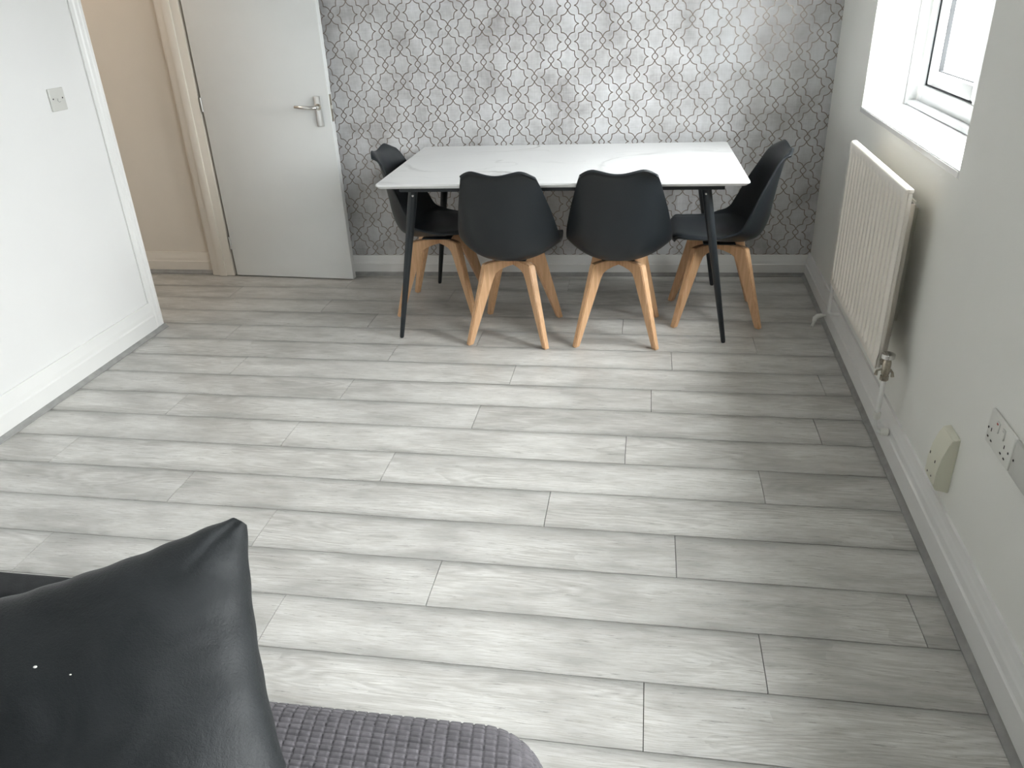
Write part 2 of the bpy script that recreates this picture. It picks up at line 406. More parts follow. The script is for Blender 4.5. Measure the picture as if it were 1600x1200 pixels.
# right wall with two window openings: built in its own frame
SZ, HZ = .992, 2.12
YA, YBn = -.697, -2.02            # window seen in the photo
YC, YD = -3.15, -4.75             # second window, nearer than the frame shows
TH = .42
bm = bmesh.new()
def reveal_poly(ya, yb, sa, sb):  # plan of a pier between y=ya (far) and y=yb (near) with splayed ends
    return [(0, ya), (.18, ya + sa), (TH, ya + sa), (TH, yb + sb), (.18, yb + sb), (0, yb)]
full = -(4.402 - YB) - .1
prism(bm, [(0, .25), (TH, .25), (TH, full), (0, full)], 0, SZ - .022)
prism(bm, [(0, .25), (TH, .25), (TH, full), (0, full)], HZ, CEIL)
prism(bm, reveal_poly(.25, YA, 0, .055), SZ - .022, HZ)
prism(bm, reveal_poly(YBn, YC, -.055, .055), SZ - .022, HZ)
prism(bm, reveal_poly(YD, full, -.055, 0), SZ - .022, HZ)
struct(bm_obj('wall_right', bm, 'paint_grey', loc=PC, rz=RB), 'plain pale grey wall with the window and radiator')
# left wall with the doorway
DY0, DY1 = 3.445, 4.243
LT = .125
bm = bmesh.new()
bbox(bm, LX - LT, LX, YB, DY0 - .03, 0, CEIL); bbox(bm, LX - LT, LX, DY0 - .03, DY1 + .03, 2.03, CEIL); bbox(bm, LX - LT, LX, DY1 + .03, 4.45, 0, CEIL)
struct(bm_obj('wall_left', bm, 'paint'), 'plain white wall left of the doorway')
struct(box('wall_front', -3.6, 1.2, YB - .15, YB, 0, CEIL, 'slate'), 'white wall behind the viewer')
struct(box('ceiling', -3.7, 1.35, YB - .15, 4.7, CEIL, CEIL + .12, 'ceiling'), 'white ceiling')
# hall beyond the doorway
HB = 4.315
struct(box('wall_hall_end', -3.6, LX - LT, HB, HB + .12, 0, CEIL, 'hall'), 'cream hall wall seen through the doorway')
struct(box('wall_hall_side', -3.72, -3.6, YB, HB + .12, 0, CEIL, 'hall'), 'cream side wall of the hall')

# skirting with a moulded top, thinner towards the wall
def skirting(name, pts, h, th, m, label, zoff=0, hend=None):
    """pts: (start, end) along the wall, inward normal computed to the left of the direction"""
    a, b2 = Vector(pts[0]), Vector(pts[1]); d = (b2 - a).normalized(); n = Vector((-d.y, d.x, 0))
    V = []; F = []
    for p, hh in ((a, h), (b2, hend or h)):
        prof = [(0, zoff), (th, zoff), (th, hh * .56), (th * .82, hh * .60), (th * .74, hh * .72), (th * .55, hh * .84), (th * .42, hh * .93), (th * .36, hh), (0, hh)]
        V += [p + n * u + Vector((0, 0, z)) for u, z in prof]
    k = len(prof)
    for i in range(k): F.append((i, (i + 1) % k, k + (i + 1) % k, k + i))
    F += [tuple(range(k)), tuple(range(k, 2 * k))]
    return struct(mesh_obj(name, V, F, m), label)
def bead(name, pts, m, label, r=.018, off=.02):
    a, b2 = Vector(pts[0]), Vector(pts[1]); d = (b2 - a).normalized(); n = Vector((-d.y, d.x, 0)); V = []; F = []
    prof = [(off, 0), (off + r, 0), (off + r, .004), (off + r * .72, .007), (off + r * .45, .011), (off + r * .3, .016), (off + r * .22, .020), (off, .020)]
    for p in (a, b2): V += [p + n * u + Vector((0, 0, z)) for u, z in prof]
    k = len(prof)
    for i in range(k): F.append((i, (i + 1) % k, k + (i + 1) % k, k + i))
    F += [tuple(range(k)), tuple(range(k, 2 * k))]
    return struct(mesh_obj(name, V, F, m, smooth=30), label)
bl = bk(-3.36, 0); brr = bk(0, 0)
skirting('baseboard_back', (brr, bl), .118, .022, 'gloss', 'white skirting under the trellis wallpaper')
bead('trim_1', (brr, bl), 'bead', 'grey beading at the foot of the papered wall')
r0, r1 = rt(0, 0), rt(0, full + .1)
skirting('baseboard_right', (r1, r0), .205, .024, 'gloss', 'tall white skirting under the window wall', hend=.13)
bead('trim_2', (r1, r0), 'bead', 'grey beading at the foot of the window wall')
skirting('baseboard_left', ((LX, 3.372, 0), (LX, YB, 0)), .155, .022, 'gloss', 'white skirting on the left wall')
bead('trim_3', ((LX, 3.44, 0), (LX, YB, 0)), 'bead', 'grey beading at the foot of the left wall')
skirting('baseboard_hall', ((LX - LT - .02, HB, 0), (-3.6, HB, 0)), .128, .02, 'cream_gloss', 'cream skirting in the hall')
bead('trim_4', ((LX - LT - .02, HB, 0), (-3.6, HB, 0)), 'bead', 'brownish beading at the foot of the hall wall')

# door lining and architraves
dl = empty('door_1', (LX, (DY0 + DY1) / 2, 0)); struct(dl, 'white doorway lining and architraves')
def dbox(name, x0, x1, y0, y1, z0, z1, m, bev=0): return box(name, x0 - LX, x1 - LX, y0 - (DY0 + DY1) / 2, y1 - (DY0 + DY1) / 2, z0, z1, m, dl, bev)
xo, xi = LX - LT - .004, LX + .004
dbox('door_jamb', xo, xi, DY0 - .028, DY0, .002, 2.03, 'gloss', .002)
dbox('door_jamb', xo, xi, DY1, DY1 + .028, .002, 2.03, 'cream_gloss', .002)
dbox('door_head', xo, xi, DY0, DY1, 2.002, 2.03, 'gloss')
dbox('door_stop', LX - .088, LX - .044, DY1 - .013, DY1, .002, 2.0, 'cream_gloss', .002)
dbox('door_stop', LX - .088, LX - .044, DY0, DY0 + .013, .002, 2.0, 'gloss', .002)
def architrave(name, y0, y1, inner, x, sgn, m):
    """moulded vertical board; inner = edge next to the opening"""
    w = abs(y1 - y0); s = 1 if y1 > y0 else -1
    prof = [(0, 0), (0, .012), (.006, .018), (w * .30, .018), (w * .36, .013), (w * .62, .013), (w * .72, .009), (w, .007), (w, 0)]
    bm = bmesh.new(); prism(bm, [(x + sgn * t - LX, y0 + s * u - (DY0 + DY1) / 2) for u, t in prof], .002, 2.07)
    return bm_obj(name, bm, m, dl)
architrave('architrave', DY0 - .006, 3.368, None, LX + .002, 1, 'gloss')
architrave('architrave', DY1 + .008, DY1 + .072, None, LX - LT - .002, -1, 'cream_gloss')
architrave('architrave', DY0 - .006, DY0 - .076, None, LX - LT - .002, -1, 'cream_gloss')
dbox('architrave', LX, LX + .018, 3.37, DY1 + .03, 2.012, 2.08, 'gloss')
dbox('strike_plate', LX - .040, LX - .006, DY0, DY0 + .0016, .93, 1.07, 'satin')

# the door leaf, standing open against the papered wall
hx, hy = -2.447, 4.243; fx_, fy_ = -1.684, 4.196
ang = math.atan2(fy_ - hy, fx_ - hx); DW = math.hypot(fx_ - hx, fy_ - hy)
door = tag(empty('door', (hx, hy, 0), ang), 'open flush white door standing against the trellis wallpaper', 'door')
box('door_leaf', 0, DW, 0, .040, .008, 1.985, 'door', door, .0015)
hp = box('handle_plate', DW - .084, DW - .044, -.009, 0, .876, 1.032, 'satin', door, .003); hp['label'] = 'satin metal lever backplate'
bm = bmesh.new()
tube(bm, [(DW - .063, -.008, .978), (DW - .063, -.030, .978), (DW - .066, -.044, .978), (DW - .078, -.052, .979), (DW - .10, -.054, .980), (DW - .150, -.052, .983), (DW - .178, -.046, .985), (DW - .183, -.034, .985)],
     [.011, .0105, .0105, .0105, .0105, .010, .009, .0075], 16)
lv = bm_obj('door_lever', bm, 'chrome', door, 40); lv['label'] = 'chrome lever handle'
bm = bmesh.new(); tube(bm, [(DW - .063, -.0085, .978), (DW - .063, -.016, .978)], [.017, .015], 20); bm_obj('lever_rose', bm, 'brass', hp, 40)
box('latch_plate', DW, DW + .0015, .009, .031, .90, 1.04, 'brass', door)
box('latch_bolt', DW + .0012, DW + .011, .014, .026, .965, .985, 'satin', door, .002)
for z in (.17, .96, 1.78):
    bm = bmesh.new(); tube(bm, [(-.004, .0, z), (-.004, .0, z + .075)], .005, 10); bbox(bm, -.003, .0005, .002, .030, z, z + .075); bm_obj('hinge', bm, 'satin', door, 40)

# ------------------------------------------------------------------ window
def window(name, ya, yb, label):
    w = empty(name, rt(0, (ya + yb) / 2, 0), RB); struct(w, label); ym = (ya + yb) / 2
    def wb_(nm, x0, x1, y0, y1, z0, z1, m, bev=.002, par=w): return box(nm, x0, x1, y0 - ym, y1 - ym, z0, z1, m, par, bev)
    a, b2 = ya + .055, yb - .055
    # sill board
    bm = bmesh.new(); prism(bm, [(-.004, ya - ym), (.18, a - ym), (.30, a - ym), (.30, b2 - ym), (.18, b2 - ym), (-.004, yb - ym - .002)], SZ - .022, SZ)
    bmesh.ops.bevel(bm, geom=[e for e in bm.edges if abs(e.verts[0].co.x + .004) < 1e-4 and abs(e.verts[1].co.x + .004) < 1e-4], offset=.003, segments=2, affect='EDGES')
    bm_obj('window_sill', bm, 'sill', w, 30)
    # gloss reveals
    for (y0, y1, s) in ((ya, a, 1), (yb, b2, -1)):
        bm = bmesh.new(); prism(bm, [(0.002, y0 - ym - s * .0), (.18, y1 - ym), (.18, y1 - ym - s * .004), (.002, y0 - ym - s * .004)], SZ, HZ); bm_obj('window_reveal', bm, 'sill', w)
    # stepped trim against the frame
    wb_('frame_trim', .180, .222, a - .028, a, SZ, HZ, 'upvc', .006); wb_('frame_trim', .180, .222, b2, b2 + .028, SZ, HZ, 'upvc', .006)
    wb_('frame_trim', .185, .222, b2 + .028, a - .028, SZ, SZ + .022, 'upvc', .008)
    # outer frame
    x0, x1 = .222, .292; f = .062; z0 = SZ
    fa, fb = a - .02, b2 + .02
    wb_('window_frame', x0, x1, fa - f, fa, z0, HZ, 'upvc', .006); wb_('window_frame', x0, x1, fb, fb + f, z0, HZ, 'upvc', .006)
    wb_('window_frame', x0, x1, fb + f, fa - f, z0, z0 + f + .02, 'upvc', .006); wb_('window_frame', x0, x1, fb + f, fa - f, HZ - f, HZ, 'upvc', .006)
    mid = (fa + fb) / 2; wb_('window_mullion', x0, x1, mid - .035, mid + .035, z0 + f + .02, HZ - f, 'upvc', .006)
    for (p, q) in ((fa - f, mid + .035), (mid - .035, fb + f)):
        zs0, zs1 = z0 + f + .02, HZ - f; s = .058; gp = .003
        sash = wb_('window_sash', x0 + .012, x1 + .006, p - s, p - gp, zs0 + gp, zs1 - gp, 'upvc', .007)
        wb_('sash_rail', x0 + .012, x1 + .006, q + gp, q + s, zs0 + gp, zs1 - gp, 'upvc', .007)
        wb_('sash_rail', x0 + .012, x1 + .006, q + s, p - s, zs0 + gp, zs0 + s, 'upvc', .007)
        wb_('sash_rail', x0 + .012, x1 + .006, q + s, p - s, zs1 - s, zs1 - gp, 'upvc', .007)
        bm = bmesh.new()   # dark seals in the joint and round the glass
        for (u0, u1, v0, v1) in ((p - gp, p, zs0, zs1), (q, q + gp, zs0, zs1), (q, p, zs0, zs0 + gp), (q, p, zs1 - gp, zs1)):
            bbox(bm, x0 + .008, x0 + .03, u0 - ym, u1 - ym, v0, v1)
        e = .0035
        for (u0, u1, v0, v1) in ((p - s - e, p - s, zs0 + s, zs1 - s), (q + s, q + s + e, zs0 + s, zs1 - s), (q + s, p - s, zs0 + s, zs0 + s + e), (q + s, p - s, zs1 - s - e, zs1 - s)):
            bbox(bm, x0 + .034, x0 + .05, u0 - ym, u1 - ym, v0, v1)
        bm_obj('window_seal', bm, 'gasket', w)
        wb_('window_pane', x0 + .042, x0 + .046, q + s - .004, p - s + .004, zs0 + s - .004, zs1 - s + .004, 'glass', 0)
    # outside sill
    wb_('outer_sill', .292, TH + .06, b2, a, SZ - .02, SZ + .012, 'upvc', .004)
    # daylight portal in the opening
    ld = bpy.data.lights.new(name + '_portal', 'AREA'); ld.shape = 'RECTANGLE'; ld.size = abs(a - b2) ; ld.size_y = HZ - SZ
    ld.cycles.is_portal = True
    lo = bpy.data.objects.new(name + '_portal', ld); COL.objects.link(lo)
    c = rt(TH + .01, ym, (SZ + HZ) / 2); n = (rt(-1, 0) - rt(0, 0)).normalized()
    mm = Matrix((Vector((-n.y, n.x, 0)), Vector((0, 0, 1)), -n)).transposed()
    if mm.determinant() < 0: mm = Matrix((Vector((n.y, -n.x, 0)), Vector((0, 0, 1)), -n)).transposed()
    m4 = mm.to_4x4(); m4.translation = c; lo.matrix_world = m4
    return w
window('window_1', YA, YBn, 'white framed casement window with a deep bright sill')
window('window_2', YC, YD, 'white framed casement window nearer the viewer')

# ------------------------------------------------------------------ radiator
RY0, RY1, RZ0, RZ1 = -1.066, -1.912, .322, .914
rad = tag(empty('radiator', rt(-.10, (RY0 + RY1) / 2, RZ0), RB), 'white ribbed panel radiator on the wall below the window', 'radiator')
hw = abs(RY1 - RY0) / 2; RH = RZ1 - RZ0
ny, nz = 17 * 10 + 1, 26
ys = np.linspace(-hw, hw, ny); zz = np.concatenate([[0, .008, .03, .045, .055], np.linspace(.065, RH - .065, nz - 10), [RH - .055, RH - .045, RH - .03, RH - .008, RH]])
Yg, Zg = np.meshgrid(ys, zz, indexing='ij')
ph = (Yg + hw) / (2 * hw) * 17 % 1
fl = np.clip((np.abs(ph - .5) - .24) / .14, 0, 1); fl = fl * fl * (3 - 2 * fl)
em = np.clip((np.minimum(Zg, RH - Zg) - .03) / .028, 0, 1); em = em * em * (3 - 2 * em)
es = np.clip((hw - np.abs(Yg)) / .012, 0, 1)
X = -fl * em * es * .0 + (1 - fl) * 0 + fl * em * es * .022
edge = np.clip(1 - np.minimum(np.minimum(Zg, RH - Zg), hw - np.abs(Yg)) / .008, 0, 1) ** 2 * .006
P = np.stack([X + edge, Yg, Zg], -1)
fp = grid_obj('front_panel', P, 'radiator', rad)
so = fp.modifiers.new('s', 'SOLIDIFY'); so.thickness = .004; so.offset = 1
fp.modifiers.new('n', 'WEIGHTED_NORMAL')
me = fp.data
box('side_panel', .026, .044, -hw + .03, hw - .03, .05, RH - .05, 'radiator', rad, .004)
box('top_rail', .008, .024, -hw, hw, RH - .012, RH + .001, 'radiator', rad, .003)
box('side_rail', .010, .022, -hw, -hw + .014, .004, RH - .012, 'radiator', rad, .003)
box('side_rail', .010, .022, hw - .014, hw, .004, RH - .012, 'radiator', rad, .003)
V = []; F = []; nf = 40
for i in range(nf * 2):
    y = -hw + .115 + (2 * hw - .16) * i / (nf * 2 - 1); V += [(.045 if (i // 1) % 2 == 0 else .062, y, .07), (.045 if (i // 1) % 2 == 0 else .062, y, RH - .06)]
for i in range(nf * 2 - 1): F.append((2 * i, 2 * i + 1, 2 * i + 3, 2 * i + 2))
mesh_obj('convector_fins', V, F, 'fins', rad)
box('back_panel', .062, .068, -hw + .11, hw - .05, .07, RH - .06, 'fins', rad, .002)
for y in (-hw + .20, hw - .14): box('wall_bracket', .068, .10, y - .015, y + .015, .10, RH - .10, 'fins', rad)
# pipework: each side its own thing
VY = -1.905
v = tag(empty('radiator_valve', rt(-.068, VY, .10), RB), 'corroded metal valve at the near bottom corner of the radiator', 'valve')
bm = bmesh.new(); tube(bm, [(0, .012, .252), (0, -.012, .252)], [.012, .012], 12); tube(bm, [(0, -.006, .252), (0, -.012, .252), (0, -.014, .252), (0, -.024, .252)], [.017, .017, .012, .012], 6); bm_obj('union_nut', bm, 'brass', v, 30)
bm = bmesh.new(); tube(bm, [(0, -.034, .212), (0, -.034, .222), (0, -.034, .262), (0, -.034, .272)], [.010, .0135, .0135, .010], 16); bm_obj('valve_body', bm, 'brass', v, 40)
bm = bmesh.new(); tube(bm, [(0, -.034, .270), (0, -.034, .276), (0, -.034, .290), (0, -.034, .292)], [.013, .021, .021, .017], 18); bm_obj('valve_head', bm, 'chrome', v, 30)
bm = bmesh.new(); tube(bm, [(0, -.034, .196), (0, -.034, .212)], [.0135, .0135], 6); tube(bm, [(-.012, -.034, .236), (-.026, -.034, .230), (-.028, -.034, .214)], [.004, .004, .006], 8); tube(bm, [(.012, -.034, .236), (.020, -.04, .226), (.022, -.042, .212)], [.004, .004, .006], 8); bm_obj('drain_spout', bm, 'brass', v, 30)
v = tag(empty('radiator_pipe', rt(-.068, VY - .034, 0), RB), 'white painted pipe rising from the skirting to the radiator valve', 'pipe')
bm = bmesh.new(); tube(bm, [(0.02, 0, .10), (.006, 0, .108), (0, 0, .125), (0, 0, .18), (0, 0, .296)], .0078, 12); bm_obj('pipe', bm, 'gloss', v, 40)
bm = bmesh.new(); tube(bm, [(0, 0, .150), (0, 0, .154), (0, 0, .172), (0, 0, .176)], [.010, .0125, .0125, .010], 14); bm_obj('pipe_olive', bm, 'plastic', v, 40)
bm = bmesh.new(); tube(bm, [(.044, 0, .10), (.018, 0, .10)], [.014, .013], 14); bm_obj('pipe_collar', bm, 'plastic', v, 40)
v = tag(empty('radiator_tail', rt(-.068, -.985, 0), RB), 'white painted pipe at the far bottom corner of the radiator', 'pipe')
bm = bmesh.new(); tube(bm, [(.0, -.09, .352), (0, -.03, .352), (0, 0, .34), (0, 0, .31), (0, 0, .16), (.02, 0, .15), (.046, 0, .15)], .0078, 12); bm_obj('pipe', bm, 'gloss', v, 40)
bm = bmesh.new(); tube(bm, [(0, 0, .30), (0, 0, .34), (0, 0, .352)], [.013, .015, .013], 12); bm_obj('lockshield', bm, 'plastic', v, 40)
tag(v, 'white painted pipe at the far bottom corner of the radiator', 'pipe')
# small white overflow elbow near the floor
q0 = Vector((.878, 3.675, .045))
v = tag(empty('drain_elbow', (q0.x, q0.y, 0)), 'small white plastic pipe elbow low on the skirting beside the radiator', 'pipe')
bm = bmesh.new(); tube(bm, [(.02, .0, .046), (-.028, -.012, .046)], .0065, 12); bm_obj('pipe', bm, 'plastic', v, 40)
bm = bmesh.new(); tube(bm, [(-.020, -.010, .046), (-.040, -.016, .046), (-.052, -.022, .038), (-.054, -.028, .022)], [.011, .012, .012, .011], 12); bm_obj('elbow', bm, 'plastic', v, 40)
bm = bmesh.new(); tube(bm, [(-.052, -.026, .030), (-.066, -.048, .012), (-.070, -.054, .007)], [.0075, .0065, .0065], 10); bm_obj('spout', bm, 'plastic', v, 40)

# ------------------------------------------------------------------ switches and sockets
def faceplate(o, w, h, d=.009, m='plastic', name='faceplate'):
    """plate in the wall frame: room side is -x, y across, z up, centred"""
    bm = bmesh.new(); bbox(bm, -d, 0, -w / 2, w / 2, -h / 2, h / 2, .0035, 3); return bm_obj(name, bm, m, o, 30)
SY = -(4.402 - 1.729)
so_ = tag(empty('double_socket', rt(0, SY, .5085), RB), 'white double wall socket with a red mark on the switch', 'socket')
faceplate(so_, .146, .088)
def hole(par, y, z, dy, dz, m='hole', name='pin_slot', x=-.0096, d=.0006): return box(name, x, x + d, y - dy / 2, y + dy / 2, z - dz / 2, z + dz / 2, m, par)
# u runs away from the far edge (towards the viewer), so y = +hw - u*w
def UY(u): return .073 - u * .146
def VZ(v): return .044 - v * .088
for cu in (.17, .73):
    hole(so_, UY(cu), VZ(.54), .003, .009); hole(so_, UY(cu - .075), VZ(.80), .008, .004); hole(so_, UY(cu + .075), VZ(.82), .008, .004)
for cu in (.38, .62):
    r_ = box('rocker_switch', -.0125, -.009, UY(cu) - .008, UY(cu) + .008, VZ(.42), VZ(.12), 'plastic', so_, .0012)
    box('switch_mark', -.0130, -.0124, UY(cu) - .004, UY(cu) + .004, VZ(.20), VZ(.15), 'red' if cu < .5 else 'plastic_grey', r_)
for cu in (.05, .90): 
    bm = bmesh.new(); tube(bm, [(-.0088, UY(cu), VZ(.56)), (-.0097, UY(cu), VZ(.56))], .003, 12); bm_obj('screw', bm, 'hole', so_)
s2 = tag(empty('blank_plate', rt(0, SY - .073 - .004 - .073, .5085), RB), 'plain pale grey wall plate right beside the double socket', 'wall plate')
faceplate(s2, .146, .088, m='plastic_grey')
for yy in (.060, -.060):
    bm = bmesh.new(); tube(bm, [(-.0088, yy, -.004), (-.0097, yy, -.004)], .003, 12); bm_obj('screw', bm, 'hole', s2)
s3 = tag(empty('telephone_socket', rt(0, -(4.402 - 1.99), .29), RB), 'cream wedge shaped wall box with small holes beside the double socket', 'wall box')
bm = bmesh.new(); prism(bm, [(0, -.085), (-.034, -.079), (-.041, -.066), (-.041, -.02), (-.036, .025), (-.026, .062), (-.018, .080), (0, .085)], -.043, .043, 'y')
bmesh.ops.bevel(bm, geom=[e for e in bm.edges], offset=.0016, segments=2, affect='EDGES'); bm_obj('cover', bm, 'plastic_cream', s3, 30)
for y, z in ((.033, .0), (-.013, -.004)): hole(s3, y, z, .003, .008, x=-.0408, d=.001)
for y, z in ((.022, -.055), (-.01, -.052)): hole(s3, y, z, .004, .005, x=-.0417, d=.001)
sw = tag(empty('telephone_plate', (LX, 3.137, 1.16)), 'small pale grey square wall plate on the left wall by the doorway', 'wall plate')
bm = bmesh.new(); bbox(bm, 0, .009, -.046, .046, -.045, .045, .003, 3); bm_obj('faceplate', bm, 'plastic_grey', sw, 30)
for y in (-.029, .029):
    bm = bmesh.new(); tube(bm, [(.0088, y, .004), (.0097, y, .004)], .0032, 12); bm_obj('screw', bm, 'hole', sw)
bm = bmesh.new(); tube(bm, [(.0092, -.002, .004), (.0094, -.004, -.006), (.0094, .004, -.011), (.0094, .012, -.009)], .0011, 8); bm_obj('telephone_mark', bm, 'bead', sw)

# ------------------------------------------------------------------ table
TY = math.atan2(.03, 1.59)
tb = tag(empty('dining_table', (-.380, 3.785, 0), TY), 'rectangular dining table with white veined stone top and black splayed legs', 'table')
TZ = .757; tw, td = .799, .466
bm = bmesh.new(); c = .012; poly = [(-tw + c, -td), (tw - c, -td), (tw, -td + c), (tw, td - c), (tw - c, td), (-tw + c, td), (-tw, td - c), (-tw, -td + c)]
def ring(s, z): return [bm.verts.new((x * (1 - s / tw), y * (1 - s / td), z)) for x, y in poly]
R0, R1, R2, R3 = ring(.012, TZ - .020), ring(.004, TZ - .012), ring(0, TZ - .008), ring(0.0015, TZ)
bm.faces.new(R0); bm.faces.new(R3)
for A_, B_ in ((R0, R1), (R1, R2), (R2, R3)):
    for i in range(8): bm.faces.new((A_[i], A_[(i + 1) % 8], B_[(i + 1) % 8], B_[i]))
top = bm_obj('tabletop', bm, 'marble', tb)
TU = TZ - .020
ax, ay = .705, .395
for s in (-1, 1): box('apron_rail', -ax, ax, s * ay - .012, s * ay + .012, TU - .026, TU, 'blackmetal', tb, .002)
for s in (-1, 1): box('cross_rail', s * .66 - .012, s * .66 + .012, -ay + .012, ay - .012, TU - .026, TU, 'blackmetal', tb, .002)
def to_local(P):
    d = Vector(P) - Vector((-.378, 3.785, 0)); return Vector((d.x * math.cos(TY) + d.y * math.sin(TY), -d.x * math.sin(TY) + d.y * math.cos(TY), d.z))
for (fx2, fy2), (tx, ty2) in (((-1.146, 3.378), (-1.035, 3.445)), ((.386, 3.420), (.262, 3.468)), ((-1.15, 4.172), (-1.04, 4.10)), ((.386, 4.208), (.265, 4.13))):
    f = to_local((fx2, fy2, .0)); t_ = to_local((tx, ty2, TU - .024))
    bm = bmesh.new(); pts = [f + (t_ - f) * u for u in (0, .012, .5, .86, 1)]
    tube(bm, pts, [.0085, .0105, .0165, .021, .021], 16); lg = bm_obj('leg', bm, 'blackmetal', tb, 40)
    box('leg_plate', t_.x - .055, t_.x + .055, t_.y - .045, t_.y + .045, TU - .030, TU - .024, 'blackmetal', tb, .002)
    bm = bmesh.new(); s_ = -1 if ty2 < 3.8 else 1
    tube(bm, [(t_.x, t_.y - .018, TU - .055), (t_.x, t_.y - .0245, TU - .056)], [.006, .0045], 12); bm_obj('screw', bm, 'chrome', lg)

# ------------------------------------------------------------------ chairs
def shell_surface(nu=29, nt=61, inner=False):
    """centre line from front lip to top of the back: (y, z, half-width, forward/up curl of the sides)"""
    K = np.array([  # t, y, z, w, curl
        [0.00, .233, .415, .140, .000], [0.03, .231, .427, .172, .003], [0.08, .212, .434, .196, .012], [0.20, .150, .424, .213, .024],
        [0.35, .050, .408, .222, .042], [0.48, -.050, .398, .228, .074], [0.56, -.122, .399, .231, .104], [0.63, -.180, .426, .232, .126],
        [0.70, -.212, .492, .228, .124], [0.78, -.228, .596, .210, .096], [0.87, -.243, .696, .186, .062], [0.935, -.258, .764, .170, .044],
        [0.97, -.269, .793, .163, .034], [1.00, -.290, .808, .156, .026]])
    t = np.linspace(0, 1, nt)
    # smooth interpolation (Catmull-Rom on the table)
    def interp(col):
        xs, ys = K[:, 0], K[:, col]; m = np.gradient(ys, xs); out = np.empty_like(t)
        for i, tt in enumerate(t):
            j = min(np.searchsorted(xs, tt, side='right') - 1, len(xs) - 2); h = xs[j + 1] - xs[j]; s = (tt - xs[j]) / h
            out[i] = (2 * s**3 - 3 * s**2 + 1) * ys[j] + (s**3 - 2 * s**2 + s) * h * m[j] + (-2 * s**3 + 3 * s**2) * ys[j + 1] + (s**3 - s**2) * h * m[j + 1]
        return out
    y, z, w, cu = (interp(c) for c in (1, 2, 3, 4))
    ty, tz = np.gradient(y), np.gradient(z); n = np.hypot(ty, tz); ny_, nz_ = tz / n * 1.0, -ty / n  # candidate normal
    # normal pointing to the sitter (up on the seat, forward on the back)
    bl_ = np.clip((t - .30) / .48, 0, 1); bl_ = bl_ * bl_ * (3 - 2 * bl_); an_ = math.radians(90) - bl_ * math.radians(74)
    ny_, nz_ = np.cos(an_), np.sin(an_)
    u = np.linspace(-1, 1, nu); U, T = np.meshgrid(u, t)
    prof = np.abs(U) ** 2.4
    P = np.zeros((nt, nu, 3))
    P[..., 0] = U * w[:, None]
    P[..., 1] = y[:, None] + prof * cu[:, None] * ny_[:, None]
    P[..., 2] = z[:, None] + prof * cu[:, None] * nz_[:, None]
    # top edge: two rounded shoulders with a dip between; front edge gently bowed
    tt = np.clip((T - .86) / .14, 0, 1) ** 1.5
    shoulder = .015 * (1 - np.cos(np.clip(np.abs(U) / .72, 0, 1) * math.pi)) / 2 - .030 * np.clip((np.abs(U) - .60) / .40, 0, 1) ** 2
    P[..., 2] += tt * shoulder * 1.0
    fr = np.clip(1 - T / .12, 0, 1); P[..., 1] -= fr * .022 * np.abs(U) ** 2.2
    P[..., 2] -= fr * .0
    return P
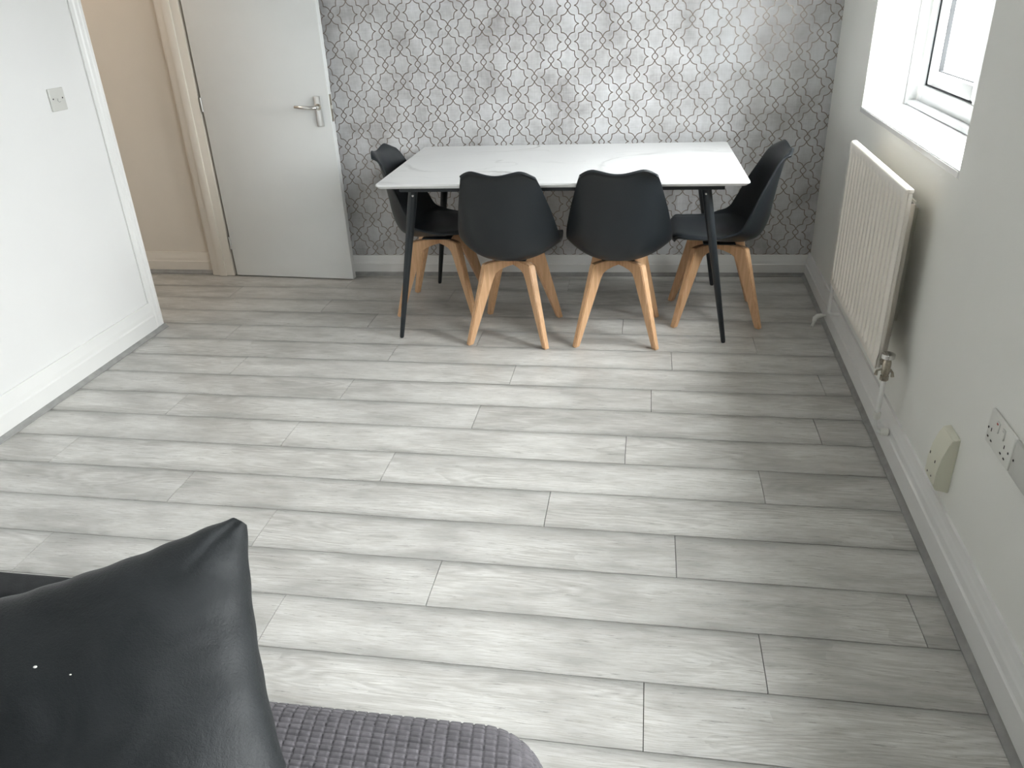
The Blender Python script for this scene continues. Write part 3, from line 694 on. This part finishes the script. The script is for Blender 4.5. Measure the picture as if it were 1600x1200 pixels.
def make_chair(label, group):
    c = tag(empty('dining_chair', (0, 0, 0)), label, 'chair', group)
    P = shell_surface()
    sh = grid_obj('seat_shell', P, 'shell', c)
    m = sh.modifiers.new('thick', 'SOLIDIFY'); m.thickness = .010; m.offset = 0
    b = sh.modifiers.new('round', 'BEVEL'); b.width = .003; b.segments = 2; b.limit_method = 'ANGLE'; b.angle_limit = math.radians(50)
    # padded leatherette cushion, following the shell
    n, k = 34, 23; t0, t1 = .035, .62
    full_ = shell_surface(81, 201)
    Q = np.zeros((n, k, 3)); B_ = np.zeros((n, k, 3))
    for i in range(n):
        for j in range(k):
            a = -1 + 2 * i / (n - 1); bb = -1 + 2 * j / (k - 1)
            # square -> rounded square
            aa = a * math.sqrt(1 - bb * bb * .22); b2 = bb * math.sqrt(1 - a * a * .22)
            tt = t0 + (t1 - t0) * (aa / .9 + 1) / 2; uu = b2 * .93
            ti = min(max(tt, 0), 1) * 200; ui = (uu + 1) / 2 * 80
            i0, j0 = int(min(ti, 199)), int(min(ui, 79)); f, g_ = ti - i0, ui - j0
            p = (full_[i0, j0] * (1 - f) + full_[i0 + 1, j0] * f) * (1 - g_) + (full_[i0, j0 + 1] * (1 - f) + full_[i0 + 1, j0 + 1] * f) * g_
            e = (1 - max(abs(a), abs(bb)) ** 6)
            tv = full_[min(i0 + 2, 200), j0] - full_[max(i0 - 2, 0), j0]; nn = np.array([0, tv[2], -tv[1]]); nn /= np.linalg.norm(nn) + 1e-9
            Q[i, j] = p + nn * (.0062 + .013 * max(e, 0) ** .6 * (1 - max(a, 0) ** 3)); B_[i, j] = p + nn * .0052
    # closed solid: top grid + bottom grid + rim
    idx = np.arange(n * k).reshape(n, k); V = np.concatenate([Q.reshape(-1, 3), B_.reshape(-1, 3)]); F = []
    for i in range(n - 1):
        for j in range(k - 1):
            q = [int(idx[i, j]), int(idx[i + 1, j]), int(idx[i + 1, j + 1]), int(idx[i, j + 1])]; F.append(q); F.append([x + n * k for x in q[::-1]])
    rim = [int(x) for x in list(idx[0, :]) + list(idx[1:, -1]) + list(idx[-1, -2::-1]) + list(idx[-2:0:-1, 0])]
    for a, b2 in zip(rim, rim[1:] + rim[:1]): F.append([a, b2, b2 + n * k, a + n * k])
    mesh_obj('seat_cushion', V, F, 'pad', c, smooth=70)
    # wooden base: four diagonal legs, each with an arm to the middle
    for sx_, sy_ in ((-1, -1), (1, -1), (-1, 1), (1, 1)):
        fx0, fy0 = .184, .200
        R0_ = math.hypot(fx0, fy0); d = Vector((sx_ * fx0, sy_ * fy0, 0)).normalized(); nrm = Vector((-d.y, d.x, 0))
        Rt = .150
        out = [(R0_ + .012, 0), (Rt + .024, .358), (Rt + .018, .374), (Rt - .01, .378), (.0, .378), (.0, .342), (.045, .340), (.085, .333), (Rt - .040, .322), (Rt - .026, .300), (R0_ - .016, 0)]
        V = []; 
        for s in (-1, 1):
            for (r_, z_) in out:
                q = min(max(z_ / .40, 0), 1); tk = (.0125 + .0035 * q) if r_ > .09 else .0145
                V.append(d * r_ + nrm * tk * s + Vector((0, 0, z_)))
        k_ = len(out); F = [(i, (i + 1) % k_, k_ + (i + 1) % k_, k_ + i) for i in range(k_)]
        F += [(0, 10, 9, 1), (1, 9, 8, 2), (2, 8, 3), (3, 8, 7), (3, 7, 4), (4, 7, 6), (4, 6, 5)]
        F += [tuple(k_ + i for i in f) for f in F[-7:]]
        me = bpy.data.meshes.new('leg'); me.from_pydata([tuple(v_) for v_ in V], [], F); bm = bmesh.new(); bm.from_mesh(me)
        bmesh.ops.recalc_face_normals(bm, faces=bm.faces)
        es_ = [e for e in bm.edges if len(e.link_faces) == 2 and e.calc_face_angle() > .9]
        bmesh.ops.bevel(bm, geom=es_, offset=.0035, segments=2, affect='EDGES'); bm.to_mesh(me); bm.free()
        link('leg', me, 'wood', c, 30)
    bm = bmesh.new(); bbox(bm, -.075, .075, -.075, .075, .378, .384, .002); bbox(bm, -.05, .05, -.05, .05, .383, .395, .004); bm_obj('mounting_plate', bm, 'blackmetal', c, 30)
    return c
GC = 'black padded chairs around the dining table'
ch = make_chair('black chair seen from behind at the table front, left of its neighbour', GC)
ch.location = (-.599, 3.503, 0); ch.rotation_euler = (0, 0, math.radians(-3.5))
for loc, rz, lab in (((-.107, 3.522, 0), math.radians(-.5), 'black chair seen from behind at the table front, nearer the window wall'),
                     ((.358, 3.778, 0), math.radians(91), 'black chair pulled up to the right end of the table, seen side on'),
                     ((-1.04, 3.838, 0), math.radians(-89), 'black chair at the left end of the table, beside the open door')):
    c2 = ch.copy(); COL.objects.link(c2); c2.location = loc; c2.rotation_euler = (0, 0, rz); c2['label'] = lab
    for part in list(ch.children):
        p2 = part.copy(); COL.objects.link(p2); p2.parent = c2
ch['label'] = 'black chair seen from behind at the table front, nearer the open door'

# ------------------------------------------------------------------ sofa (only its corner is in view)
sofa = tag(empty('sofa', (-.62, .4, 0)), 'black sofa corner with a grey waffle covered seat, seen from above', 'sofa')
def sb(name, x0, x1, y0, y1, z0, z1, m, bev=.02): return box(name, x0 + .62, x1 + .62, y0 - .4, y1 - .4, z0, z1, m, sofa, bev, 4)
sb('sofa_base', -1.5, -.15, -1.05, .84, .07, .30, 'sofa_black')
for x in (-1.42, -.23):
    for y in (-.97, .76): sb('foot', x - .025, x + .025, y - .025, y + .025, .0, .07, 'blackmetal', .004)
sb('armrest', -1.5, -.70, .868, .932, .10, .606, 'sofa_black', .012)
sb('backrest', -1.75, -1.46, -1.1, .93, .10, .80, 'sofa_black', .05)
# waffle seat: unwrapped cloth rolled over the edges of a rounded slab
def waffle(x0, x1, y0, y1, ztop, drop, px, py, res_x, res_y):
    r = .115; re = .055
    ext = drop + .02
    cx0, cx1, cy0, cy1 = x0 + r, x1 - r, y0 + r, y1 - r
    l0 = r - re
    # visible corner only is finely sampled
    s = np.arange(-1.05, cx1 + l0 + re * math.pi / 2 + ext, res_x); s = np.concatenate([np.arange(x0 + .02, -1.05, .01), s])
    t = np.arange(-.10, cy1 + l0 + re * math.pi / 2 + ext, res_y); t = np.concatenate([np.arange(y0 + .02, -.10, .01), t])
    S, T = np.meshgrid(s, t, indexing='ij')
    qx, qy = np.clip(S, None, cx1), np.clip(T, None, cy1); vx, vy = S - qx, T - qy
    l = np.hypot(vx, vy); ln = np.where(l > 1e-9, l, 1); hx_, hy_ = vx / ln, vy / ln
    a = np.clip((l - l0) / re, 0, math.pi / 2); over = np.clip(l - l0 - re * math.pi / 2, 0, None)
    hor = np.minimum(l, l0) + re * np.sin(a); ver = re * (1 - np.cos(a)) + over
    nh, nv = np.sin(a), np.cos(a)
    row = np.floor(T / py)
    sk = S + .12 * T
    bx = np.abs(np.sin(math.pi * sk / px)) ; by = np.abs(np.sin(math.pi * T / py))
    hgt = .0052 * (.35 + .65 * np.minimum(bx * 2.6, 1) ** .8) * np.minimum(by * 1.5, 1) ** .8
    hgt = np.where((S > -1.05) & (T > -.10), hgt, .0035)
    dome = .012 * np.clip(1 - ((S + .6) / .55) ** 2, 0, 1) * np.clip(1 - ((T - .35) / .6) ** 2, 0, 1)
    P = np.stack([qx + hx_ * hor + hx_ * nh * hgt, qy + hy_ * hor + hy_ * nh * hgt, ztop - ver + nv * hgt + dome * 0], -1)
    return P
P = waffle(-1.46, -.112, -1.0, .862, .452, .12, .0198, .0104, .0021, .0012)
P[..., 0] += .62; P[..., 1] -= .4
wf = grid_obj('seat_cushion', P, 'waffle', sofa)
wf['label'] = 'grey waffle plush seat cover'

# ------------------------------------------------------------------ scatter cushion
def cushion():
    TR = np.array([-.600, .926, .775]); TL = np.array([-.995, .725, .708]); BR = np.array([-.412, .600, .525])
    ex = (TR - TL); ey = (TR - BR); C0 = (TL + BR) / 2
    nz_ = np.cross(ex, ey); nz_ /= np.linalg.norm(nz_)
    if nz_[2] < 0: nz_ = -nz_
    n = 90; u = np.linspace(-1, 1, n); u = np.sign(u) * (1 - (1 - np.abs(u)) ** 1.25); U, V = np.meshgrid(u, u, indexing='ij')
    cut = np.minimum(1, 1.90 / np.maximum(np.abs(U) + np.abs(V), 1e-6))
    cu, cv = U * cut * (1 - .085 * (1 - V ** 2) ** 1.0 * np.abs(U) ** 3), V * cut * (1 - .085 * (1 - U ** 2) * np.abs(V) ** 3)
    corner = (np.abs(U) * np.abs(V)) ** 10
    cu = cu * (1 - .01 * corner); cv = cv * (1 - .01 * corner)
    h = .078 * (np.clip(1 - U ** 4, 0, 1) * np.clip(1 - V ** 4, 0, 1)) ** .55
    rs = np.random.RandomState(3); wr = 0
    for _ in range(14):
        a, b_, ph_ = rs.uniform(-9, 9), rs.uniform(-9, 9), rs.uniform(0, 6); wr = wr + np.sin(a * U + b_ * V + ph_)
    h = h * (1 + .018 * wr)
    # pinch folds running in from the corners
    d = np.abs(np.abs(U) - np.abs(V)); h = h - .010 * np.exp(-(d / .05) ** 2) * np.clip((np.abs(U) + np.abs(V)) - 1.2, 0, 1)
    me_edge = (np.maximum(np.abs(U), np.abs(V)) > .999)
    wav = .003 * np.sin(24 * U + 3 * V) * np.abs(V) ** 8 + .003 * np.sin(21 * V) * np.abs(U) ** 8
    top_ = C0 + (cu[..., None] * ex + cv[..., None] * ey) / 2 + nz_ * (np.maximum(h, .0015) + wav)[..., None]
    bot_ = C0 + (cu[..., None] * ex + cv[..., None] * ey) / 2 - nz_ * (np.maximum(h * .85, .0015) - wav)[..., None]
    idx = np.arange(n * n).reshape(n, n); Vv = np.concatenate([top_.reshape(-1, 3), bot_.reshape(-1, 3)]); F = []
    for i in range(n - 1):
        for j in range(n - 1):
            q = [int(idx[i, j]), int(idx[i + 1, j]), int(idx[i + 1, j + 1]), int(idx[i, j + 1])]; F.append(q); F.append([x + n * n for x in q[::-1]])
    rim = [int(x) for x in list(idx[0, :]) + list(idx[1:, -1]) + list(idx[-1, -2::-1]) + list(idx[-2:0:-1, 0])]
    for a, b2 in zip(rim, rim[1:] + rim[:1]): F.append([a, b2, b2 + n * n, a + n * n])
    o = C0.copy(); Vv = Vv - o
    ob = mesh_obj('scatter_cushion', Vv, F, 'velvet', smooth=75, loc=tuple(o))
    for (x, y, z, r_) in ((-.7760, .6427, .7134, .0022), (-.7248, .6413, .7075, .0013)):
        bm = bmesh.new(); bmesh.ops.create_icosphere(bm, subdivisions=2, radius=r_)
        for v_ in bm.verts: v_.co.z *= .5; v_.co.x *= 1.3
        f_ = bm_obj('lint', bm, 'plastic', ob, True); f_.location = (x - o[0], y - o[1], z - o[2]); f_['label'] = 'tiny white speck of lint'
    return tag(ob, 'black crushed velvet cushion leaning on the grey waffle seat', 'cushion')
cushion()

# ------------------------------------------------------------------ unseen lamp added to light the hall; outdoors
hl = tag(empty('ceiling_light', (-3.05, 3.2, CEIL)), 'round warm lamp added out of view to light the hall', 'light')
bm = bmesh.new(); tube(bm, [(0, 0, 0), (0, 0, -.02), (0, 0, -.07), (0, 0, -.09)], [.10, .15, .15, .09], 28)
m_, t_n, b_n = new_mat('warm_lamp_glass'); b_n.inputs['Base Color'].default_value = (.9, .85, .75, 1); b_n.inputs['Emission Color'].default_value = (1, .87, .74, 1); b_n.inputs['Emission Strength'].default_value = 2.6
bm_obj('lamp_shade', bm, m_, hl, 40)

GZ = -2.1
struct(box('ground', -60, 140, -40, 160, GZ - .3, GZ, 'concrete'), 'pale concrete yard outside the window')
def far_house(loc, rz, w, d, h, label):
    o = tag(empty('house', loc, rz), label, 'house')
    box('wall', -w / 2, w / 2, -d / 2, d / 2, 0, h, 'brick_far', o)
    bm = bmesh.new(); prism(bm, [(-d / 2 - .4, h), (d / 2 + .4, h), (0, h + 2.6)], -w / 2 - .3, w / 2 + .3, 'x'); bm_obj('roof', bm, 'roof_far', o)
    for zc in (1.0, 3.6):
        for i in range(5):
            x = -w / 2 + w * (i + .5) / 5
            f = box('window', x - .7, x + .7, -d / 2 - .05, -d / 2, zc, zc + 1.3, 'upvc', o)
            box('pane', x - .6, x + .6, -d / 2 - .07, -d / 2 - .04, zc + .1, zc + 1.2, 'carglass', f)
    return o
dirv = Vector((.329, .943, 0)).normalized(); side = Vector((dirv.y, -dirv.x, 0)); az = math.atan2(dirv.y, dirv.x) - math.pi / 2
far_house(tuple(dirv * 76 + side * 2 + Vector((0, 0, GZ))), az, 26, 8, 5.4, 'orange brick terrace beyond the parked car outside the window')
def far_car(loc, rz, label):
    o = tag(empty('car', loc, rz), label, 'car')
    prof = [(-2.05, .35), (-2.1, .62), (-2.0, .85), (-1.5, .93), (-1.0, 1.0), (1.75, 1.0), (2.0, .85), (2.05, .5), (2.0, .3)]
    bm = bmesh.new(); prism(bm, prof, -.86, .86, 'y'); bmesh.ops.bevel(bm, geom=list(bm.edges), offset=.06, segments=2, affect='EDGES'); bm_obj('body', bm, 'carpaint', o, 40)
    bm = bmesh.new(); vs = [bm.verts.new(p) for p in [(-1.15, -.80, .98), (1.75, -.80, .98), (1.75, .80, .98), (-1.15, .80, .98), (-.45, -.62, 1.42), (1.3, -.62, 1.42), (1.3, .62, 1.42), (-.45, .62, 1.42)]]
    for q in ((0, 1, 5, 4), (1, 2, 6, 5), (2, 3, 7, 6), (3, 0, 4, 7), (0, 1, 2, 3), (4, 5, 6, 7)): bm.faces.new([vs[i] for i in q])
    bm_obj('cabin_glass', bm, 'carglass', o)
    bm = bmesh.new(); bbox(bm, -.42, 1.28, -.60, .60, 1.41, 1.47, .02)
    for x in (-.45, .45, 1.32):
        for s in (-1, 1): tube(bm, [(x - (.55 if x < 0 else (-.35 if x > 1 else 0)), s * .80, .99), (x, s * .62, 1.43)], .035, 6)
    bm_obj('roof', bm, 'carpaint', o)
    for x in (-1.3, 1.25):
        for s in (-1, 1):
            bm = bmesh.new(); tube(bm, [(x, s * .70, .32), (x, s * .88, .32)], .32, 20); wh = bm_obj('wheel', bm, 'tyre', o, 40)
            bm = bmesh.new(); tube(bm, [(x, s * .875, .32), (x, s * .89, .32)], .19, 14); bm_obj('hub_cap', bm, 'satin', wh, 40)
    return o
far_car((18.8, 54.2, GZ), az + .35, 'white car parked in the yard outside the window')
far_car((24.5, 53.0, GZ), az + .35, 'white car parked further right outside the window')
fo = tag(empty('railing', (12.0, 33.5, GZ), az), 'low white railing in the yard outside the window', 'railing')
for i in range(41): box('baluster', -4 + i * .2 - .02, -4 + i * .2 + .02, -.02, .02, 0, .95, 'upvc', fo)
box('side_panel', .026, .044, -hw + .03, hw - .03, .05, RH - .05, 'radiator', rad, .004)
box('top_rail', -4.05, 4.05, -.03, .03, .95, 1.0, 'upvc', fo); box('bottom_rail', -4.05, 4.05, -.03, .03, .08, .12, 'upvc', fo)
